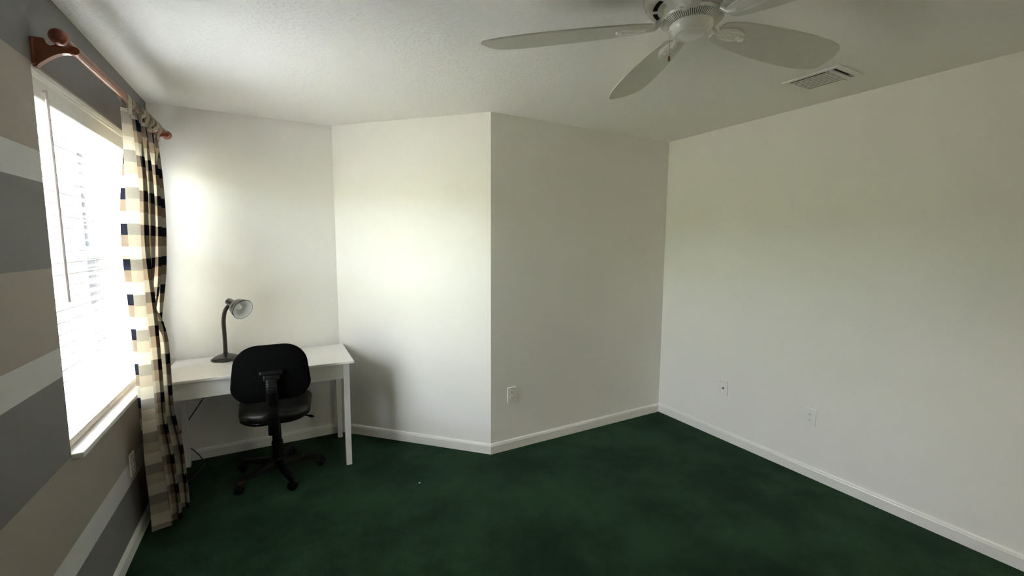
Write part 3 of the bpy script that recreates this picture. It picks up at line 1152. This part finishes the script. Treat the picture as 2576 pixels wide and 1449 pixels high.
# flared ring with radial vent ribs, then the round switch cup
bm = bmesh.new()
lathe(bm, [(0.0, fz(2.314)), (0.096, fz(2.313)), (0.101, fz(2.310)), (0.103, fz(2.305)), (0.1015, fz(2.300)), (0.098, fz(2.2975)), (0.096, fz(2.298)), (0.0, fz(2.300))], 64)
mesh_obj('vent_ring', bm, M['fan_white'], fan, smooth=True)
bm = bmesh.new()
lathe(bm, [(0.0965, fz(2.2985)), (0.070, fz(2.2845)), (0.066, fz(2.2845)), (0.066, fz(2.298))], 64)
mesh_obj('vent_backing', bm, M['grille_dark'], fan, smooth=True)
bm = bmesh.new()
for k in range(84):
    a = 2 * PI * k / 84
    mt_ = Matrix.Rotation(a, 4, 'Z')
    vsr = [bm.verts.new(mt_ @ Vector(c)) for c in ((0.0975, -0.0020, fz(2.2965)), (0.0975, 0.0020, fz(2.2965)), (0.068, 0.0014, fz(2.2815)), (0.068, -0.0014, fz(2.2815)),
                                                  (0.0975, -0.0020, fz(2.2995)), (0.0975, 0.0020, fz(2.2995)), (0.068, 0.0014, fz(2.2845)), (0.068, -0.0014, fz(2.2845)))]
    for idx in ((0, 1, 2, 3), (7, 6, 5, 4), (0, 4, 5, 1), (1, 5, 6, 2), (2, 6, 7, 3), (3, 7, 4, 0)):
        bm.faces.new([vsr[i] for i in idx])
stuff(mesh_obj('vent_grille', bm, M['fan_white'], fan))
bm = bmesh.new()
lathe(bm, [(0.070, fz(2.288)), (0.0715, fz(2.282)), (0.070, fz(2.272)), (0.064, fz(2.262)), (0.053, fz(2.2535)), (0.047, fz(2.2515)), (0.0445, fz(2.2530)), (0.042, fz(2.2515)), (0.036, fz(2.2465)), (0.022, fz(2.2415)), (0.0, fz(2.2400))], 56)
mesh_obj('switch_cup', bm, M['fan_white'], fan, smooth='all')
# pull chain
side = (-r0).normalized()
ch0 = side * 0.066 + Vector((0, 0, fz(2.268)))
bm = bmesh.new()
tube(bm, [ch0 - side * 0.004, ch0 + side * 0.004 + Vector((0, 0, -0.004)), ch0 + side * 0.005 + Vector((0, 0, -0.02)), ch0 + side * 0.005 + Vector((0, 0, -0.085))], 0.0011, 6)
pc = mesh_obj('pull_chain', bm, M['brass'], fan)
bm = bmesh.new()
lathe(bm, [(0.0, 0.006), (0.002, 0.006), (0.0035, 0.002), (0.0037, -0.006), (0.003, -0.0105), (0.0, -0.011)], 12, Matrix.Translation(ch0 + side * 0.005 + Vector((0, 0, -0.089))))
pb = mesh_obj('pull_bead', bm, M['brown_bead'], pc, smooth='all')
pb['label'] = 'small brown wooden pull bead'

BL = 0.735
half_out = [(0.118, 0.034), (0.128, 0.046), (0.16, 0.057), (0.23, 0.070), (0.34, 0.082), (0.46, 0.0885), (0.56, 0.0885), (0.64, 0.083), (0.70, 0.071), (0.728, 0.058), (0.737, 0.044),
            (0.735, 0.022), (0.730, -0.004), (0.718, -0.034), (0.698, -0.060), (0.665, -0.078), (0.60, -0.087), (0.50, -0.0885), (0.40, -0.085), (0.30, -0.077), (0.20, -0.064), (0.145, -0.052), (0.128, -0.044), (0.118, -0.034)]
blade_me = iron_me = None
BLP = math.radians(-11.0)
for k in range(5):
    a = math.radians(353.7 + 72 * k)
    Mx = Matrix.Rotation(a, 4, 'Z')
    if blade_me is None:
        bm = bmesh.new()
        prism(bm, half_out, -0.003, 0.003)
        # pitch about the blade axis: +t side lower
        bmesh.ops.transform(bm, matrix=Matrix.Rotation(BLP, 4, 'X'), verts=bm.verts)
        bd = mesh_obj('blade', bm, M['blade_white'], fan)
        md = bd.modifiers.new('edge', 'BEVEL')
        md.width = 0.0012
        md.segments = 1
        md.limit_method = 'ANGLE'
        blade_me = bd
        # blade iron: arm from the hub, flared scrolled plate under the blade root
        bm = bmesh.new()
        Rb = Matrix.Rotation(BLP, 4, 'X')
        tube(bm, [Vector((0.080, 0, 0.022)), Vector((0.100, 0, 0.016)), Vector((0.122, 0, -0.004)), Vector((0.150, 0, -0.008))], [0.014, 0.012, 0.010, 0.009], 12)
        plate_ = [(0.118, 0.012), (0.140, 0.022), (0.170, 0.031), (0.200, 0.030), (0.226, 0.022), (0.238, 0.010), (0.240, 0.0), (0.238, -0.010), (0.226, -0.022), (0.200, -0.030), (0.170, -0.031), (0.140, -0.022), (0.118, -0.012)]
        prism(bm, plate_, -0.0075, -0.0028, mat=Rb)
        for (r_, t_, sx, sy, sz) in ((0.155, 0.0, 0.040, 0.016, 0.0045), (0.188, 0.019, 0.040, 0.009, 0.004), (0.188, -0.019, 0.040, 0.009, 0.004),
                                     (0.214, 0.0, 0.011, 0.009, 0.006), (0.238, 0.006, 0.013, 0.010, 0.0075)):
            ellipsoid(bm, (r_, t_, -0.0072), (sx, sy, sz), mat=Rb, u=14, v=9)
        io = mesh_obj('blade_iron', bm, M['fan_white'], bd, smooth=True)
        iron_me = io
    else:
        bd = blade_me.copy()
        C.objects.link(bd)
        bd.parent = fan
        io = iron_me.copy()
        C.objects.link(io)
        io.parent = bd
    bd.location = (0, 0, fz(FZ))
    bd.rotation_euler = (0, 0, a)

# ================================================================== CEILING VENT
VX0, VX1, VY0, VY1 = 2.500, 2.760, 1.170, 1.450
vent = tag(empty('ceiling_vent', ((VX0 + VX1) / 2, (VY0 + VY1) / 2, H)), 'white metal air register set in the ceiling', 'air vent')
vl = Vector(vent.location)


def vpart(name, lo, hi, mat, bev=0.0, rot=None):
    bm_ = bmesh.new()
    c = (Vector(lo) + Vector(hi)) / 2
    box(bm_, Vector(lo) - c, Vector(hi) - c, bev, mat=rot)
    o_ = mesh_obj(name, bm_, M[mat], vent)
    o_.location = c - vl
    return o_


fl = 0.028
vpart('flange', (VX0, VY0, H - 0.006), (VX0 + fl, VY1, H), 'trim', 0.002)
vpart('flange', (VX1 - fl, VY0, H - 0.006), (VX1, VY1, H), 'trim', 0.002)
vpart('flange', (VX0 + fl, VY0, H - 0.006), (VX1 - fl, VY0 + fl, H), 'trim', 0.002)
vpart('flange', (VX0 + fl, VY1 - fl, H - 0.006), (VX1 - fl, VY1, H), 'trim', 0.002)
vpart('duct_back', (VX0 + fl, VY0 + fl, H - 0.0015), (VX1 - fl, VY1 - fl, H), 'vent_grey')
vpart('duct_slot', (VX0 + fl, VY0 + fl, H - 0.004), (VX1 - fl - 0.05, VY0 + fl + 0.013, H - 0.002), 'dark_gap')
vpart('duct_slot', (VX0 + fl, VY0 + fl + 0.04, H - 0.0065), (VX0 + fl + 0.006, VY1 - fl, H - 0.002), 'dark_gap')
vpart('divider', (VX0 + fl, VY0 + 0.068, H - 0.013), (VX1 - fl, VY0 + 0.072, H - 0.0015), 'trim')
for k in range(8):
    x = lerp(VX0 + fl + 0.016, VX1 - fl - 0.010, k / 7)
    vpart('louver', (x - 0.0075, VY0 + 0.073, H - 0.0085), (x + 0.0075, VY1 - fl, H - 0.0075), 'trim', 0, Matrix.Rotation(math.radians(-6), 4, 'Y'))
for k in range(1):
    y = VY0 + fl + 0.028 + k * 0.019
    vpart('louver', (VX0 + fl, y - 0.008, H - 0.0085), (VX1 - fl, y + 0.008, H - 0.0075), 'trim', 0, Matrix.Rotation(math.radians(-40), 4, 'X'))


# ================================================================== WALL PLATES
def plate(pos, n, kind, name, label, cat, group=None, w=0.070, h=0.115):
    """wall plate at pos with outward normal n"""
    e = empty(name, pos)
    n = Vector(n)
    right = Vector((0, 0, 1)).cross(n)
    mt_ = Matrix((right, Vector((0, 0, 1)), n)).transposed().to_4x4()
    tag(e, label, cat, group)

    def add(nm, mat, fn, sm=False):
        b_ = bmesh.new()
        fn(b_)
        bmesh.ops.transform(b_, matrix=mt_, verts=b_.verts)
        return mesh_obj(nm, b_, M[mat], e, smooth=sm)
    add('cover_plate', 'white_plastic', lambda b_: box(b_, (-w / 2, -h / 2, 0.0), (w / 2, h / 2, 0.008), 0.002, 2))
    if kind == 'outlet':
        for sy in (-1, 1):
            ol_ = rounded_outline(0.034, 0.034, 0.028, 0.010, 0.010, 5)
            b_ = bmesh.new()
            prism(b_, [(x, y + sy * 0.0195) for x, y in ol_], 0.007, 0.0105)
            bmesh.ops.transform(b_, matrix=mt_, verts=b_.verts)
            rc_ = mesh_obj('receptacle', b_, M['white_plastic'], e)
            for sx, hh in ((-0.0065, 0.008), (0.0065, 0.0065)):
                b_ = bmesh.new()
                box(b_, (sx - 0.0012, sy * 0.0195 + 0.003 - hh / 2, 0.010), (sx + 0.0012, sy * 0.0195 + 0.003 + hh / 2, 0.0108))
                bmesh.ops.transform(b_, matrix=mt_, verts=b_.verts)
                mesh_obj('slot', b_, M['dark_gap'], rc_)
            b_ = bmesh.new()
            lathe(b_, [(0, 0.010), (0.0022, 0.010), (0.0022, 0.0108), (0, 0.0108)], 10, Matrix.Translation((0, sy * 0.0195 - 0.0065, 0)))
            bmesh.ops.transform(b_, matrix=mt_, verts=b_.verts)
            mesh_obj('ground_hole', b_, M['dark_gap'], rc_)
        add('screw', 'trim', lambda b_: lathe(b_, [(0, 0.0075), (0.003, 0.0075), (0.003, 0.0092), (0, 0.0092)], 10))
    else:
        add('jack', 'brass', lambda b_: lathe(b_, [(0.0025, 0.007), (0.0048, 0.007), (0.0048, 0.016), (0.0030, 0.016), (0.0025, 0.010)], 14), True)
        add('jack_opening', 'dark_gap', lambda b_: lathe(b_, [(0, 0.0080), (0.0075, 0.0080), (0.0075, 0.0090), (0, 0.0090)], 14))
        for sy in (-1, 1):
            add('screw', 'trim', lambda b_: lathe(b_, [(0, 0.0075), (0.003, 0.0075), (0.003, 0.0092), (0, 0.0092)], 10, Matrix.Translation((0, sy * 0.042, 0))))
    return e


plate((1.4975, YB, 0.422), (0, -1, 0), 'outlet', 'wall_outlet', 'white duplex outlet beside the projecting wall corner', 'outlet', 'duplex outlets')
plate((XR, 1.443, 0.410), (-1, 0, 0), 'outlet', 'wall_outlet', 'white duplex outlet on the long blank wall', 'outlet', 'duplex outlets')
plate((XR, 2.072, 0.415), (-1, 0, 0), 'jack', 'cable_plate', 'white wall plate with one dark cable jack', 'wall plate')
plate((XL, 2.752, 0.418), (1, 0, 0), 'outlet', 'wall_outlet', 'outlet low on the striped wall by the curtain', 'outlet', 'duplex outlets')

# tiny scrap of paper on the carpet
bm = bmesh.new()
prism(bm, [(-0.006, -0.003), (0.005, -0.004), (0.006, 0.003), (-0.004, 0.004)], 0.0, 0.002)
o = mesh_obj('paper_scrap', bm, M['paper'])
o.location = (0.746, 2.586, 0.0005)
tag(o, 'tiny white paper scrap on the green carpet', 'scrap')

# unseen lamp added in the hall, fills the room through the doorway
hl = tag(empty('hall_fill_light', ((HX0 + HX1) / 2, HY0 + 0.75, H)), 'added fill light as a dome on the hall ceiling', 'lamp')
bm = bmesh.new()
lathe(bm, [(0, 0), (0.19, 0), (0.19, -0.02), (0.18, -0.025), (0, -0.025)], 32)
mesh_obj('ceiling_pan', bm, M['white_plastic'], hl, smooth=True)
bm = bmesh.new()
lathe(bm, [(0.18, -0.024), (0.175, -0.05), (0.14, -0.085), (0.08, -0.105), (0, -0.112)], 32)
mesh_obj('dome', bm, M['fill_glow'], hl, smooth='all')

# ================================================================== OUTSIDE
bm = bmesh.new()
prism(bm, [(-40, -20), (XL - TH - 0.001, -20), (XL - TH - 0.001, 40), (-40, 40)], -0.45, -0.25)
struct(mesh_obj('ground', bm, M['lawn']), 'sunlit lawn outside the window')
bm = bmesh.new()  # unseen wall, added to cut and tint daylight near the horizon
box(bm, (-7.3, -18, -0.25), (-7.0, 38, 2.45))
box(bm, (-7.36, -18, 2.45), (-6.94, 38, 2.55))
struct(mesh_obj('outside_light_blocker', bm, M['blocker_render']), 'unseen olive wall added to dim and tint low daylight')
# another wing of the house with a tall patio window
WYP = 8.0
bm = bmesh.new()
wx0, wx1, wz0, wz1 = -2.32, -1.78, 0.0, 2.95
box(bm, (-9, WYP, -0.25), (wx0, WYP + 0.3, 4.6))
box(bm, (wx1, WYP, -0.25), (XL - TH, WYP + 0.3, 4.6))
box(bm, (wx0, WYP, wz1), (wx1, WYP + 0.3, 4.6))
box(bm, (wx0, WYP, -0.25), (wx1, WYP + 0.3, wz0))
ow = struct(mesh_obj('wall_outside', bm, M['stucco']), 'shaded outside wing wall seen through the blind')
bm = bmesh.new()
box(bm, (wx0, WYP + 0.1, wz0), (wx1, WYP + 0.13, wz1))
mesh_obj('patio_pane', bm, M['patio_dark'], ow)
for k in range(1, 3):
    bm = bmesh.new()
    x = lerp(wx0, wx1, k / 3)
    box(bm, (x - 0.02, WYP + 0.06, wz0), (x + 0.02, WYP + 0.10, wz1))
    mesh_obj('muntin', bm, M['stucco'], ow)
for k in range(1, 6):
    bm = bmesh.new()
    zz = lerp(wz0, wz1, k / 6)
    box(bm, (wx0, WYP + 0.065, zz - 0.015), (wx1, WYP + 0.095, zz + 0.015))
    mesh_obj('muntin', bm, M['stucco'], ow)
bm = bmesh.new()  # porch roof, side and floor added to shade the view outside
box(bm, (-4.6, 4.6, 2.75), (XL - TH - 0.02, WYP, 2.92))
box(bm, (-4.6, 4.6, -0.25), (-4.45, WYP, 2.75))
box(bm, (-4.45, 4.6, -0.25), (XL - TH - 0.02, WYP, -0.2))
struct(mesh_obj('added_porch', bm, M['porch']), 'added porch shell darkening the view outside')
bm = bmesh.new()
box(bm, (-1.92, 5.15, -0.25), (-1.85, 5.22, 2.75), 0.006)
box(bm, (-1.95, 5.12, -0.25), (-1.82, 5.25, -0.15), 0.006)
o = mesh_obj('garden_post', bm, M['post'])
tag(o, 'slim grey post outside the window behind the blind', 'post')
# shrub
sh = tag(empty('garden_shrub', (-1.75, 4.1, -0.25)), 'pale leafy shrub outside the window behind the blind', 'shrub')
bm = bmesh.new()
for k in range(7):
    a = rnd.uniform(0, 2 * PI)
    tube(bm, smooth_path([(0, 0, 0), (0.08 * math.cos(a), 0.08 * math.sin(a), 0.7), (0.25 * math.cos(a), 0.25 * math.sin(a), 1.3 + rnd.uniform(0, 0.7))], 4), 0.008, 5)
mesh_obj('stem', bm, M['leaf'], sh)
bm = bmesh.new()
for k in range(320):
    a = rnd.uniform(0, 2 * PI)
    r_ = rnd.uniform(0.02, 0.34)
    z_ = rnd.uniform(0.35, 2.15)
    c = Vector((r_ * math.cos(a), r_ * math.sin(a), z_))
    mt_ = Matrix.Translation(c) @ Matrix.Rotation(rnd.uniform(0, 2 * PI), 4, 'Z') @ Matrix.Rotation(rnd.uniform(-1.0, 0.6), 4, 'Y')
    vv = [bm.verts.new(mt_ @ Vector(p)) for p in ((0, 0, 0), (0.045, 0.022, 0.006), (0.11, 0, -0.01), (0.045, -0.022, 0.006))]
    bm.faces.new((vv[0], vv[1], vv[2]))
    bm.faces.new((vv[0], vv[2], vv[3]))
stuff(mesh_obj('foliage', bm, M['leaf'], sh))
